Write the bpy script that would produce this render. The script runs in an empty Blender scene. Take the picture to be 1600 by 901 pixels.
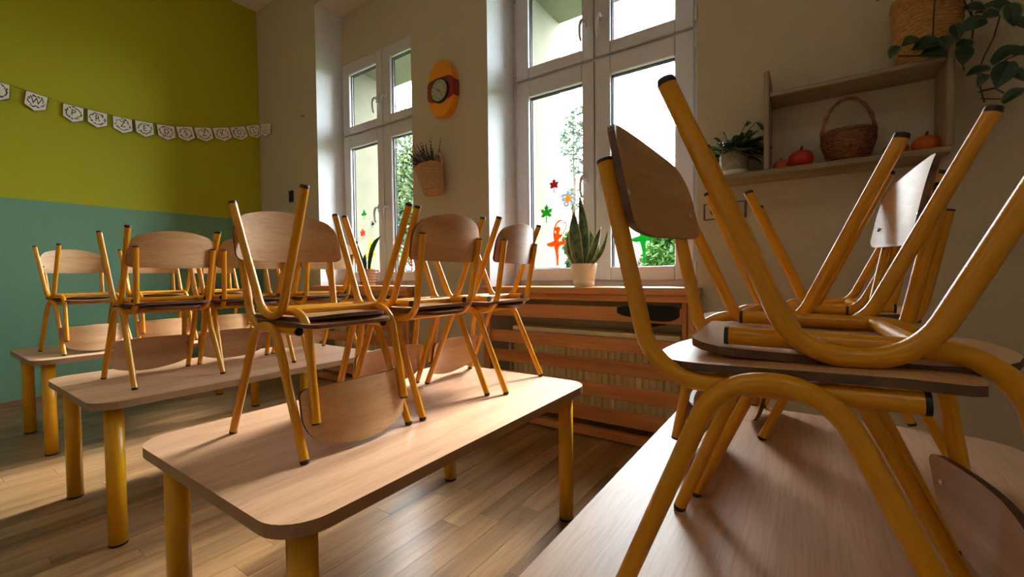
import bpy, bmesh, math, random
from math import sin, cos, pi, radians, sqrt
from mathutils import Vector, Matrix
random.seed(7)
SC = bpy.context.scene
COL = SC.collection

# ---------------------------------------------------------------- camera
YAW, PIT, ROL, FPX = radians(34.4174), radians(-1.58662), radians(-0.616314), 673.84
fwd = Vector((-sin(YAW), cos(YAW), 0)); rgt = Vector((cos(YAW), sin(YAW), 0)); upv = Vector((0, 0, 1))
f2 = fwd * cos(PIT) + upv * sin(PIT); u2 = upv * cos(PIT) - fwd * sin(PIT)
r3 = rgt * cos(ROL) + u2 * sin(ROL); u3 = u2 * cos(ROL) - rgt * sin(ROL)
cam = bpy.data.cameras.new('camera'); camo = bpy.data.objects.new('camera', cam); COL.objects.link(camo)
cam.sensor_width = 36; cam.lens = 36 * FPX / 1600; cam.clip_start = 0.02; cam.clip_end = 200
camo.matrix_world = Matrix(((r3.x, u3.x, -f2.x, 0), (r3.y, u3.y, -f2.y, 0), (r3.z, u3.z, -f2.z, 0.95), (0, 0, 0, 1)))
SC.camera = camo

# ---------------------------------------------------------------- sky (bright overcast day) and exposure
SKY = 9.0
w = bpy.data.worlds.new('overcast_sky'); SC.world = w; w.use_nodes = True
wn = w.node_tree.nodes; wl = w.node_tree.links; wn.clear()
wo = wn.new('ShaderNodeOutputWorld'); bg = wn.new('ShaderNodeBackground')
bg.inputs[0].default_value = (0.90, 0.96, 1.0, 1); bg.inputs[1].default_value = SKY
wl.new(bg.outputs[0], wo.inputs[0])
sl = bpy.data.lights.new('hazy_sun', 'SUN'); slo = bpy.data.objects.new('hazy_sun', sl); COL.objects.link(slo)
sl.energy = 4.2; sl.angle = radians(16); sl.color = (1.0, 0.97, 0.93)
slo.rotation_euler = Vector((0.02, -cos(radians(37)), -sin(radians(37)))).to_track_quat('-Z', 'Y').to_euler()   # shines in through the windows through thin cloud
SC.view_settings.view_transform = 'Standard'; SC.view_settings.look = 'None'
SC.view_settings.exposure = 1.9; SC.view_settings.gamma = 1.0; SC.view_settings.use_curve_mapping = False
SC.cycles.max_bounces = 10; SC.cycles.diffuse_bounces = 7; SC.cycles.transparent_max_bounces = 16

# ---------------------------------------------------------------- materials
def S(r, g, b):                       # 8-bit sRGB to linear
    f = lambda c: (c / 255) / 12.92 if c <= 10 else (((c / 255) + 0.055) / 1.055) ** 2.4
    return (f(r), f(g), f(b), 1)

def new_mat(name):
    m = bpy.data.materials.new(name); m.use_nodes = True
    n = m.node_tree.nodes; b = n['Principled BSDF']
    return m, n, m.node_tree.links, b

def mat(name, col, rough=0.5, var=0.12, scale=8.0, bump=0.0, bscale=60.0, metal=0.0, spec=0.5, stretch=(1, 1, 1), coat=0.0, objrand=0.0):
    """plain procedural material: noise-varied colour and optional fine relief"""
    m, n, l, b = new_mat(name)
    tc = n.new('ShaderNodeTexCoord'); mp = n.new('ShaderNodeMapping'); mp.inputs['Scale'].default_value = stretch
    l.new(tc.outputs['Object'], mp.inputs[0])
    nz = n.new('ShaderNodeTexNoise'); nz.inputs['Scale'].default_value = scale; nz.inputs['Detail'].default_value = 5
    l.new(mp.outputs[0], nz.inputs[0])
    rp = n.new('ShaderNodeValToRGB')
    d = [max(0, c * (1 - var)) for c in col[:3]]; e = [min(1, c * (1 + var)) for c in col[:3]]
    rp.color_ramp.elements[0].position = 0.3; rp.color_ramp.elements[0].color = (*d, 1)
    rp.color_ramp.elements[1].position = 0.7; rp.color_ramp.elements[1].color = (*e, 1)
    l.new(nz.outputs[0], rp.inputs[0]); out = rp.outputs[0]
    if objrand > 0:
        oi = n.new('ShaderNodeObjectInfo'); hs = n.new('ShaderNodeHueSaturation')
        mr = n.new('ShaderNodeMapRange'); mr.inputs[3].default_value = 1 - objrand; mr.inputs[4].default_value = 1 + objrand
        l.new(oi.outputs['Random'], mr.inputs[0]); l.new(mr.outputs[0], hs.inputs['Value']); l.new(out, hs.inputs['Color'])
        out = hs.outputs[0]
    l.new(out, b.inputs['Base Color'])
    b.inputs['Roughness'].default_value = rough; b.inputs['Metallic'].default_value = metal
    b.inputs['Specular IOR Level'].default_value = spec
    if coat: b.inputs['Coat Weight'].default_value = coat; b.inputs['Coat Roughness'].default_value = 0.15
    if bump:
        n2 = n.new('ShaderNodeTexNoise'); n2.inputs['Scale'].default_value = bscale; n2.inputs['Detail'].default_value = 3
        l.new(mp.outputs[0], n2.inputs[0])
        bp = n.new('ShaderNodeBump'); bp.inputs['Strength'].default_value = bump; bp.inputs['Distance'].default_value = 0.003
        l.new(n2.outputs[0], bp.inputs['Height']); l.new(bp.outputs[0], b.inputs['Normal'])
    return m

def wood(name, light, dark, axis=0, rough=0.4, grain=14.0, spec=0.5, objrand=0.0, pores=0.35, bump=0.05):
    """wood grain running along one local axis"""
    m, n, l, b = new_mat(name)
    tc = n.new('ShaderNodeTexCoord'); mp = n.new('ShaderNodeMapping')
    sc = [grain, grain, grain]; sc[axis] = grain * 0.07
    mp.inputs['Scale'].default_value = sc
    oi = n.new('ShaderNodeObjectInfo'); vm = n.new('ShaderNodeVectorMath'); vm.operation = 'MULTIPLY_ADD'
    l.new(oi.outputs['Random'], vm.inputs[0]); vm.inputs[1].default_value = (7, 7, 7)
    l.new(tc.outputs['Object'], vm.inputs[2]); l.new(vm.outputs[0], mp.inputs[0])
    nz = n.new('ShaderNodeTexNoise'); nz.inputs['Scale'].default_value = 1.0; nz.inputs['Detail'].default_value = 6; nz.inputs['Distortion'].default_value = 0.6
    l.new(mp.outputs[0], nz.inputs[0])
    rp = n.new('ShaderNodeValToRGB')
    rp.color_ramp.elements[0].position = 0.32; rp.color_ramp.elements[0].color = dark
    rp.color_ramp.elements[1].position = 0.62; rp.color_ramp.elements[1].color = light
    l.new(nz.outputs[0], rp.inputs[0])
    mp2 = n.new('ShaderNodeMapping'); s2 = [grain * 14] * 3; s2[axis] = grain * 0.6; mp2.inputs['Scale'].default_value = s2
    l.new(vm.outputs[0], mp2.inputs[0])
    nf = n.new('ShaderNodeTexNoise'); nf.inputs['Scale'].default_value = 1.0; nf.inputs['Detail'].default_value = 3
    l.new(mp2.outputs[0], nf.inputs[0])
    mx = n.new('ShaderNodeMix'); mx.data_type = 'RGBA'; mx.blend_type = 'MULTIPLY'
    mr = n.new('ShaderNodeMapRange'); mr.inputs[1].default_value = 0.45; mr.inputs[2].default_value = 0.68; mr.inputs[3].default_value = 0; mr.inputs[4].default_value = pores
    l.new(nf.outputs[0], mr.inputs[0]); l.new(mr.outputs[0], mx.inputs['Factor'])
    l.new(rp.outputs[0], mx.inputs['A']); mx.inputs['B'].default_value = (0.45, 0.36, 0.3, 1)
    out = mx.outputs['Result']
    if objrand:
        hs = n.new('ShaderNodeHueSaturation'); m2 = n.new('ShaderNodeMapRange'); m2.inputs[3].default_value = 1 - objrand; m2.inputs[4].default_value = 1 + objrand
        l.new(oi.outputs['Random'], m2.inputs[0]); l.new(m2.outputs[0], hs.inputs['Value']); l.new(out, hs.inputs['Color']); out = hs.outputs[0]
    l.new(out, b.inputs['Base Color'])
    b.inputs['Roughness'].default_value = rough; b.inputs['Specular IOR Level'].default_value = spec
    if bump:
        bp = n.new('ShaderNodeBump'); bp.inputs['Strength'].default_value = bump; bp.inputs['Distance'].default_value = 0.002
        l.new(nf.outputs[0], bp.inputs['Height']); l.new(bp.outputs[0], b.inputs['Normal'])
    return m

def wall_two_tone(name, upper, lower, z):
    m, n, l, b = new_mat(name)
    tc = n.new('ShaderNodeTexCoord'); sx = n.new('ShaderNodeSeparateXYZ'); l.new(tc.outputs['Object'], sx.inputs[0])
    gt = n.new('ShaderNodeMath'); gt.operation = 'GREATER_THAN'; gt.inputs[1].default_value = z; l.new(sx.outputs['Z'], gt.inputs[0])
    mx = n.new('ShaderNodeMix'); mx.data_type = 'RGBA'; l.new(gt.outputs[0], mx.inputs['Factor'])
    mx.inputs['A'].default_value = lower; mx.inputs['B'].default_value = upper
    nz = n.new('ShaderNodeTexNoise'); nz.inputs['Scale'].default_value = 90; nz.inputs['Detail'].default_value = 4; l.new(tc.outputs['Object'], nz.inputs[0])
    hs = n.new('ShaderNodeHueSaturation'); mr = n.new('ShaderNodeMapRange'); mr.inputs[3].default_value = 0.86; mr.inputs[4].default_value = 1.14
    l.new(nz.outputs[0], mr.inputs[0]); l.new(mr.outputs[0], hs.inputs['Value']); l.new(mx.outputs['Result'], hs.inputs['Color'])
    l.new(hs.outputs[0], b.inputs['Base Color']); b.inputs['Roughness'].default_value = 0.75
    bp = n.new('ShaderNodeBump'); bp.inputs['Strength'].default_value = 0.15; bp.inputs['Distance'].default_value = 0.002
    l.new(nz.outputs[0], bp.inputs['Height']); l.new(bp.outputs[0], b.inputs['Normal'])
    return m

def glass_mat():
    m = bpy.data.materials.new('window_glass'); m.use_nodes = True; n = m.node_tree.nodes; l = m.node_tree.links; n.clear()
    o = n.new('ShaderNodeOutputMaterial'); t = n.new('ShaderNodeBsdfTransparent'); g = n.new('ShaderNodeBsdfGlossy'); x = n.new('ShaderNodeMixShader')
    t.inputs[0].default_value = (0.95, 0.97, 0.965, 1); g.inputs['Roughness'].default_value = 0.02
    fr = n.new('ShaderNodeLayerWeight'); fr.inputs[0].default_value = 0.12
    mm = n.new('ShaderNodeMath'); mm.operation = 'MULTIPLY'; mm.inputs[1].default_value = 0.5
    l.new(fr.outputs['Fresnel'], mm.inputs[0]); l.new(mm.outputs[0], x.inputs[0]); l.new(t.outputs[0], x.inputs[1]); l.new(g.outputs[0], x.inputs[2]); l.new(x.outputs[0], o.inputs[0])
    return m

def leaf_mat(name, c1, c2, rough=0.45, scale=3.0, trans=0.25):
    m, n, l, b = new_mat(name)
    tc = n.new('ShaderNodeTexCoord'); nz = n.new('ShaderNodeTexNoise'); nz.inputs['Scale'].default_value = scale; nz.inputs['Detail'].default_value = 4
    l.new(tc.outputs['Object'], nz.inputs[0]); rp = n.new('ShaderNodeValToRGB')
    rp.color_ramp.elements[0].position = 0.38; rp.color_ramp.elements[0].color = c1
    rp.color_ramp.elements[1].position = 0.62; rp.color_ramp.elements[1].color = c2
    l.new(nz.outputs[0], rp.inputs[0]); l.new(rp.outputs[0], b.inputs['Base Color']); b.inputs['Roughness'].default_value = rough
    if trans:
        t = n.new('ShaderNodeBsdfTranslucent'); l.new(rp.outputs[0], t.inputs[0]); x = n.new('ShaderNodeMixShader'); x.inputs[0].default_value = trans
        l.new(b.outputs[0], x.inputs[1]); l.new(t.outputs[0], x.inputs[2]); l.new(x.outputs[0], n['Material Output'].inputs[0])
    return m

M = {}
M['wall'] = mat('cream_wall_paint', S(214, 202, 182), 0.8, 0.05, 60, 0.15, 160)
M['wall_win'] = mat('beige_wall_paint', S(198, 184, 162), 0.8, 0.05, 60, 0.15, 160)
M['reveal'] = mat('white_reveal_paint', S(214, 217, 222), 0.75, 0.03, 30, 0.1, 120)
M['ceil'] = mat('ceiling_paint', S(232, 226, 210), 0.85, 0.03, 40, 0.1, 120)
M['left'] = wall_two_tone('lime_and_teal_paint', S(176, 176, 24), S(116, 160, 130), 1.59)
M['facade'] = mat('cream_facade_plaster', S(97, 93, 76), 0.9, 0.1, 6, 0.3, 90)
M['plank'] = wood('floor_plank_wood', S(168, 130, 90), S(120, 88, 58), 1, 0.30, 13, 0.5, 0.2, 0.45)
M['gap'] = mat('floor_joint_dark', S(70, 52, 38), 0.7, 0.1, 20)
M['base'] = wood('baseboard_wood', S(160, 120, 85), S(125, 90, 60), 1, 0.5, 10)
M['table'] = wood('beech_laminate', S(206, 164, 130), S(184, 142, 110), 1, 0.42, 18, 0.42, 0.0, 0.28, 0.02)
M['tedge'] = mat('table_edge_band', S(160, 122, 88), 0.5, 0.1, 10)
M['yellow'] = mat('yellow_lacquer', S(218, 158, 10), 0.32, 0.06, 12, 0, spec=0.5)
M['tube'] = mat('amber_tube_lacquer', S(216, 148, 16), 0.28, 0.03, 7, 0.0, 60, spec=0.5)
M['black'] = mat('black_plastic', S(30, 26, 26), 0.45, 0.1, 20)
M['ply'] = wood('beech_ply', S(206, 164, 118), S(184, 140, 96), 1, 0.40, 16, 0.5, 0.07, 0.25, 0.03)
M['plyedge'] = wood('dark_ply_edge', S(112, 74, 50), S(70, 44, 32), 1, 0.5, 30)
M['chrome'] = mat('steel_screw', S(200, 200, 200), 0.25, 0.05, 20, metal=1.0)
M['pvc'] = mat('white_window_pvc', S(204, 201, 206), 0.35, 0.02, 10)
M['gasket'] = mat('black_gasket', S(40, 42, 48), 0.6, 0.1, 20)
M['glass'] = glass_mat()
M['pine'] = wood('orange_pine', S(220, 150, 92), S(186, 112, 62), 0, 0.35, 11, 0.5, 0.08, 0.3)
M['pinev'] = wood('orange_pine_upright', S(220, 152, 94), S(188, 116, 66), 2, 0.35, 11, 0.5, 0.05, 0.3)
M['rad'] = mat('radiator_enamel', S(246, 234, 198), 0.4, 0.03, 10)
M['cloth'] = mat('black_cloth', S(24, 26, 34), 0.8, 0.2, 30, 0.3, 200)
M['shelf'] = wood('grey_wash_shelf_wood', S(168, 150, 126), S(146, 128, 106), 0, 0.55, 12, 0.3)
M['shelfv'] = wood('grey_wash_shelf_side', S(168, 150, 126), S(146, 128, 106), 2, 0.55, 12, 0.3)
M['paper'] = mat('white_paper', S(246, 240, 232), 0.8, 0.03, 20)
M['ink'] = mat('dark_ink', S(62, 52, 50), 0.8, 0.1, 20)
M['inkg'] = mat('green_grey_ink', S(96, 112, 96), 0.8, 0.15, 20)
M['string'] = mat('brown_string', S(96, 84, 50), 0.9, 0.1, 40)
M['potw'] = mat('white_ceramic', S(222, 218, 206), 0.4, 0.03, 10)
M['potgrey'] = mat('speckled_grey_ceramic', S(150, 142, 132), 0.6, 0.25, 70, 0.2, 90)
M['pottaupe'] = mat('taupe_ceramic', S(176, 156, 140), 0.55, 0.1, 30)
M['potdark'] = mat('brown_glaze', S(96, 72, 60), 0.6, 0.1, 30)
M['soil'] = mat('potting_soil', S(52, 38, 28), 0.95, 0.3, 60, 0.5, 80)
M['snake'] = leaf_mat('snake_plant_leaf', S(48, 74, 58), S(112, 136, 106), 0.4, 26, 0.1)
M['snakeedge'] = leaf_mat('snake_plant_margin', S(176, 182, 110), S(206, 206, 140), 0.4, 10, 0.2)
M['tulip'] = leaf_mat('broad_green_leaf', S(46, 86, 48), S(82, 124, 72), 0.4, 8, 0.3)
M['darkleaf'] = leaf_mat('dark_green_leaf', S(44, 68, 50), S(80, 106, 74), 0.45, 20, 0.15)
M['varleaf'] = leaf_mat('pale_green_leaf', S(90, 120, 76), S(170, 184, 126), 0.45, 30, 0.2)
M['pothos'] = leaf_mat('pothos_leaf', S(36, 62, 46), S(66, 92, 62), 0.4, 18, 0.15)
M['pothosedge'] = leaf_mat('pothos_margin', S(120, 130, 92), S(150, 156, 116), 0.45, 18, 0.15)
M['vine'] = mat('vine_stem', S(60, 52, 32), 0.7, 0.15, 30)
M['straw'] = mat('braided_straw', S(190, 142, 84), 0.8, 0.28, 60, 0.8, 120, stretch=(1, 1, 3))
M['strawpale'] = mat('pale_straw', S(190, 150, 108), 0.8, 0.22, 60, 0.8, 120, stretch=(1, 1, 3))
M['wicker'] = mat('dark_wicker', S(140, 88, 58), 0.45, 0.3, 50, 0.3, 90)
M['lav'] = mat('dried_lavender', S(74, 70, 82), 0.9, 0.25, 40)
M['orange'] = mat('orange_pumpkin', S(206, 92, 30), 0.5, 0.15, 20)
M['red'] = mat('red_pumpkin', S(184, 44, 30), 0.45, 0.15, 20)
M['stem'] = mat('pumpkin_stem', S(70, 56, 36), 0.8, 0.2, 40)
M['amber'] = mat('amber_plastic', S(236, 148, 30), 0.4, 0.04, 10)
M['maroon'] = mat('maroon_plastic', S(140, 38, 34), 0.45, 0.05, 10)
M['dial'] = mat('clock_dial', S(176, 172, 158), 0.5, 0.04, 10)
M['plate'] = mat('switch_plastic', S(190, 176, 156), 0.4, 0.03, 10)
M['bark'] = mat('tree_bark', S(84, 70, 54), 0.9, 0.25, 12, 0.6, 30)
M['tree1'] = leaf_mat('tree_leaf_green', S(30, 46, 20), S(62, 80, 34), 0.6, 1.2, 0.3)
M['tree2'] = leaf_mat('tree_leaf_dark', S(28, 44, 30), S(50, 70, 46), 0.6, 1.2, 0.3)
M['bush'] = leaf_mat('hedge_leaf', S(22, 56, 6), S(62, 108, 18), 0.6, 1.5, 0.3)
M['roof'] = mat('red_roof_tile', S(124, 66, 58), 0.8, 0.12, 8)
M['house'] = mat('pale_house_plaster', S(112, 108, 104), 0.9, 0.05, 8)
M['brick'] = mat('pink_house_plinth', S(150, 96, 86), 0.9, 0.1, 8)
M['grass'] = mat('lawn', S(64, 86, 44), 0.95, 0.3, 3)
def sticker_mat(name, c):
    m = leaf_mat(name, c, c, 0.4, 4, 0.55); return m
M['sO'] = sticker_mat('orange_film', S(226, 104, 30)); M['sG'] = sticker_mat('green_film', S(20, 150, 70)); M['sL'] = sticker_mat('leaf_green_film', S(40, 140, 52))
M['sR'] = sticker_mat('red_film', S(190, 40, 44)); M['sM'] = sticker_mat('crimson_film', S(140, 32, 48)); M['sY'] = sticker_mat('yellow_film', S(230, 196, 30))
M['sP'] = sticker_mat('grey_petal_film', S(150, 150, 160)); M['sC'] = sticker_mat('tan_film', S(190, 140, 80)); M['sOr'] = sticker_mat('coral_film', S(224, 96, 66))

# ---------------------------------------------------------------- mesh builder
class MB:
    def __init__(s): s.v = []; s.f = []; s.m = []; s.sm = []
    def add(s, vs, fs, mi=0, smooth=False):
        o = len(s.v); s.v += [tuple(p) for p in vs]
        for f in fs: s.f.append(tuple(i + o for i in f)); s.m.append(mi); s.sm.append(smooth)
    def box(s, c, d, mi=0, rz=0.0):
        x, y, z = d[0] / 2, d[1] / 2, d[2] / 2
        vs = []
        for a in (-x, x):
            for b in (-y, y):
                for e in (-z, z):
                    vs.append((c[0] + a * cos(rz) - b * sin(rz), c[1] + a * sin(rz) + b * cos(rz), c[2] + e))
        s.add(vs, [(0, 1, 3, 2), (4, 6, 7, 5), (0, 4, 5, 1), (2, 3, 7, 6), (0, 2, 6, 4), (1, 5, 7, 3)], mi)
    def box2(s, lo, hi, mi=0): s.box([(a + b) / 2 for a, b in zip(lo, hi)], [abs(b - a) for a, b in zip(lo, hi)], mi)
    def tube(s, path, r, n=12, mi=0, cap=True, capmi=None):
        P = [Vector(p) for p in path]; rr = r if isinstance(r, (list, tuple)) else [r] * len(P)
        T = []
        for i in range(len(P)):
            a = P[max(0, i - 1)]; b = P[min(len(P) - 1, i + 1)]; T.append((b - a).normalized())
        ref = Vector((0, 0, 1)) if abs(T[0].z) < 0.9 else Vector((0, 1, 0))
        u = T[0].cross(ref).normalized(); vs = []; fs = []
        for i in range(len(P)):
            u = (u - T[i] * u.dot(T[i])).normalized(); v = T[i].cross(u)
            for k in range(n):
                a = 2 * pi * k / n; vs.append(P[i] + (u * cos(a) + v * sin(a)) * rr[i])
        for i in range(len(P) - 1):
            for k in range(n):
                k2 = (k + 1) % n; fs.append((i * n + k, i * n + k2, (i + 1) * n + k2, (i + 1) * n + k))
        s.add(vs, fs, mi, True)
        if cap:
            e = len(P) - 1; cm = mi if capmi is None else capmi
            s.add(vs[:n], [tuple(range(n))[::-1]], cm); s.add(vs[e * n:], [tuple(range(n))], cm)
    def lathe(s, prof, n=24, c=(0, 0, 0), mi=0, smooth=True, fn=None):
        vs = []; fs = []
        for (r, z) in prof:
            for k in range(n):
                a = 2 * pi * k / n; q = r * (fn(a, z) if fn else 1)
                vs.append((c[0] + q * cos(a), c[1] + q * sin(a), c[2] + z))
        for i in range(len(prof) - 1):
            for k in range(n):
                k2 = (k + 1) % n; fs.append((i * n + k, i * n + k2, (i + 1) * n + k2, (i + 1) * n + k))
        s.add(vs, fs, mi, smooth)
    def prism(s, out, axis, a, b, mi=0, smi=None):
        """outline of 2-D points extruded along axis from a to b (out in the two other axes, in xyz order)"""
        def P(p, t): q = list(p); q.insert(axis, t); return tuple(q)
        n = len(out); smi = mi if smi is None else smi
        lo = [P(p, a) for p in out]; hi = [P(p, b) for p in out]
        s.add(lo, [tuple(range(n))[::-1]], mi); s.add(hi, [tuple(range(n))], mi)
        s.add(lo + hi, [(i, (i + 1) % n, n + (i + 1) % n, n + i) for i in range(n)], smi)
    def ball(s, c, r, n=10, k=6, mi=0, sc=(1, 1, 1)):
        vs = [(c[0], c[1], c[2] - r * sc[2])]; fs = []
        for i in range(1, k):
            t = pi * i / k
            for j in range(n):
                a = 2 * pi * j / n; vs.append((c[0] + r * sc[0] * sin(t) * cos(a), c[1] + r * sc[1] * sin(t) * sin(a), c[2] - r * sc[2] * cos(t)))
        vs.append((c[0], c[1], c[2] + r * sc[2])); e = len(vs) - 1
        for j in range(n):
            j2 = (j + 1) % n; fs.append((0, 1 + j2, 1 + j)); fs.append((e, e - n + j, e - n + j2))
            for i in range(k - 2): fs.append((1 + i * n + j, 1 + i * n + j2, 1 + (i + 1) * n + j2, 1 + (i + 1) * n + j))
        s.add(vs, fs, mi, True)
    def mesh(s, name, mats):
        me = bpy.data.meshes.new(name); me.from_pydata(s.v, [], s.f)
        for m in (mats if isinstance(mats, (list, tuple)) else [mats]): me.materials.append(m)
        me.polygons.foreach_set('material_index', s.m); me.polygons.foreach_set('use_smooth', s.sm); me.update()
        bm = bmesh.new(); bm.from_mesh(me); bmesh.ops.recalc_face_normals(bm, faces=bm.faces); bm.to_mesh(me); bm.free()
        return me
    def obj(s, name, mats, parent=None, bevel=0, loc=None, **props):
        o = bpy.data.objects.new(name, s.mesh(name, mats)); COL.objects.link(o)
        if parent: o.parent = parent
        if loc: o.location = loc
        if bevel:
            md = o.modifiers.new('bevel', 'BEVEL'); md.width = bevel; md.segments = 2; md.limit_method = 'ANGLE'; md.angle_limit = radians(40)
        for k, v in props.items(): o[k] = v
        return o

def thing(name, label, cat, loc=(0, 0, 0), rz=0.0, group=None):
    o = bpy.data.objects.new(name, None); COL.objects.link(o); o.location = loc; o.rotation_euler = (0, 0, rz)
    o.empty_display_size = 0.05; o['label'] = label; o['category'] = cat
    if group: o['group'] = group
    return o
def tag(o, label, cat, group=None):
    o['label'] = label; o['category'] = cat
    if group: o['group'] = group
    return o
def dup(root, loc, rot, label, group=None, scale=(1, 1, 1)):
    r = root.copy(); COL.objects.link(r); r.location = loc; r.rotation_euler = rot; r.scale = scale; r['label'] = label
    if group: r['group'] = group
    for ch in root.children:
        c = ch.copy(); COL.objects.link(c); c.parent = r
        for g in ch.children:
            d = g.copy(); COL.objects.link(d); d.parent = c
    return r
def struct(name, mb, mats, **k):
    o = mb.obj(name, mats, **k); o['kind'] = 'structure'; return o
def fillet(pts, r, n=7):
    """round the inner corners of a polyline"""
    P = [Vector(p) for p in pts]; out = [P[0]]
    for i in range(1, len(P) - 1):
        a = (P[i - 1] - P[i]).normalized(); b = (P[i + 1] - P[i]).normalized()
        ang = a.angle(b); t = r / math.tan(ang / 2); c = P[i] + (a + b).normalized() * (r / sin(ang / 2))
        p0 = P[i] + a * t - c; p1 = P[i] + b * t - c; tot = p0.angle(p1); ax = p0.cross(p1).normalized()
        for k in range(n + 1): out.append(c + Matrix.Rotation(tot * k / n, 3, ax) @ p0)
    out.append(P[-1]); return out
def rrect(hx, hy, r, n=6):
    o = []
    for sx, sy, a0 in ((1, 1, 0), (-1, 1, 90), (-1, -1, 180), (1, -1, 270)):
        for k in range(n + 1):
            a = radians(a0 + 90 * k / n); o.append((sx * (hx - r) + r * cos(a), sy * (hy - r) + r * sin(a)))
    return o

# ================================================================ ROOM SHELL
XL, XR, YB, H = -5.0, 1.5, -3.2, 3.87          # left wall, right wall, back wall, ceiling
YW, YF, YO = 2.40, 2.66, 3.27                   # wall face, window frame face, outer face of the facade
SILL = 0.884
fl = MB(); fl.box2((XL - 0.2, YB - 0.2, -0.15), (XR + 0.2, 3.2, -0.006), 0)
FLOOR = struct('floor', fl, [M['gap']])
pi_ = 0
pw = 0.098
x = XL
while x < 0.45:
    y = -0.1 - random.random() * 0.9
    while y < 2.6:
        L = 0.92
        y0, y1 = max(y, -0.1), min(y + L, 2.61)
        if y1 - y0 > 0.03:
            p = MB(); p.box2((x + 0.0006, y0 + 0.0006, -0.008), (x + pw - 0.0006, y1 - 0.0006, 0.0), 0)
            p.obj('plank', M['plank'], FLOOR)
        y += L
    x += pw
# the same boards go on towards the back of the room, out of the picture
p = MB()
x = XL
while x < XR:
    y = YB
    k = 0
    while y < -0.1:
        y1 = min(y + (0.92 if k else 0.3 + 0.6 * random.random()), -0.1); p.box2((x + 0.0006, y + 0.0006, -0.008), (x + pw - 0.0006, y1 - 0.0006, 0)); y = y1; k += 1
    if x > 0.44: p.box2((x + 0.0006, -0.1, -0.008), (min(x + pw, XR) - 0.0006, 2.6, 0))
    x += pw
p.obj('plank', M['plank'], FLOOR, kind='stuff')

cl = MB(); cl.box2((XL - 0.2, YB - 0.2, H), (XR + 0.2, YO, H + 0.15)); struct('ceiling', cl, M['ceil'])
wl_ = MB(); wl_.box2((XL - 0.15, YB, -0.15), (XL, YW, H)); struct('wall_left', wl_, M['left'])
wr = MB(); wr.box2((XR, YB, -0.15), (XR + 0.15, YW, H)); struct('wall_right', wr, M['wall'])
wb = MB(); wb.box2((XL - 0.15, YB - 0.15, -0.15), (XR + 0.15, YB, H)); struct('wall_back', wb, M['wall'])
bb = MB(); bb.box2((XL, YB, 0), (XL + 0.018, YW, 0.045)); struct('baseboard_left', bb, M['base'], bevel=0.004)

# window wall: piers with splayed reveals, parapets under the windows, headers above
W1 = dict(xl=-3.89, xr=-2.585, fl=-3.86, fr=-2.62)
W2 = dict(xl=-1.83, xr=-0.473, fl=-1.78, fr=-0.525)
WM = [M['wall_win'], M['reveal'], M['facade']]
def pier(pts):
    ww = MB(); n = len(pts)
    z0, z1 = -0.15, H
    lo = [(a, b, z0) for a, b in pts]; hi = [(a, b, z1) for a, b in pts]
    for i in range(n):
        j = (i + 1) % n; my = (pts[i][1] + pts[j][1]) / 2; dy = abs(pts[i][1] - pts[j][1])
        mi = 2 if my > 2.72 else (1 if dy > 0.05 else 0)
        ww.add([lo[i], lo[j], hi[j], hi[i]], [(0, 1, 2, 3)], mi)
    ww.add(lo, [tuple(range(n))], 0); ww.add(hi, [tuple(range(n))], 0)
    struct('wall_window', ww, WM)
yf2 = 2.74
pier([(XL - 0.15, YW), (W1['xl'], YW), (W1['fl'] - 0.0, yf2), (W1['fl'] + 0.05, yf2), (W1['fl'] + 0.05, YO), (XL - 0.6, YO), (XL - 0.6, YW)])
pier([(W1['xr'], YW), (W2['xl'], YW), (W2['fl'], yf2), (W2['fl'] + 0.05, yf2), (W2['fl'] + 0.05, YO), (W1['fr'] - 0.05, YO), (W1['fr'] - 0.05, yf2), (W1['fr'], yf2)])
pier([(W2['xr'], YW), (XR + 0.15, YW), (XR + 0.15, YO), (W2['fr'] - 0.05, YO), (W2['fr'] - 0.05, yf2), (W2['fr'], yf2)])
for W in (W1, W2):
    a, b = W['xl'] - 0.02, W['xr'] + 0.02
    for lo_, hi_, mi_ in (((a, 2.62, -0.15), (b, yf2, SILL - 0.02), 0),      # parapet at the back of the radiator niche
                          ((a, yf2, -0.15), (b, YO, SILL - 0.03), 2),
                          ((a, YW, 3.555), (b, yf2, H), 0),                  # head over the reveal
                          ((a, 2.67, 3.075), (b, yf2, 3.56), 0),             # panel above the frame
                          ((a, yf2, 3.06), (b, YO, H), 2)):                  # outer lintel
        ww = MB(); ww.box2(lo_, hi_, mi_); struct('wall_window', ww, WM)
of = MB(); of.box2((XL - 3, YO - 0.25, H + 0.15), (XR + 3, YO, H + 3), 0); of.box2((XL - 3, YO - 0.25, -1.3), (XL - 0.6, YO, H + 0.2), 0); of.box2((XR + 0.15, YO - 0.25, -1.3), (XR + 3, YO, H + 0.2), 0); of.box2((XL - 3, YO - 0.25, -1.3), (XR + 3, YO, -0.15), 0)
struct('wall_outside', of, [M['facade']])

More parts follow.
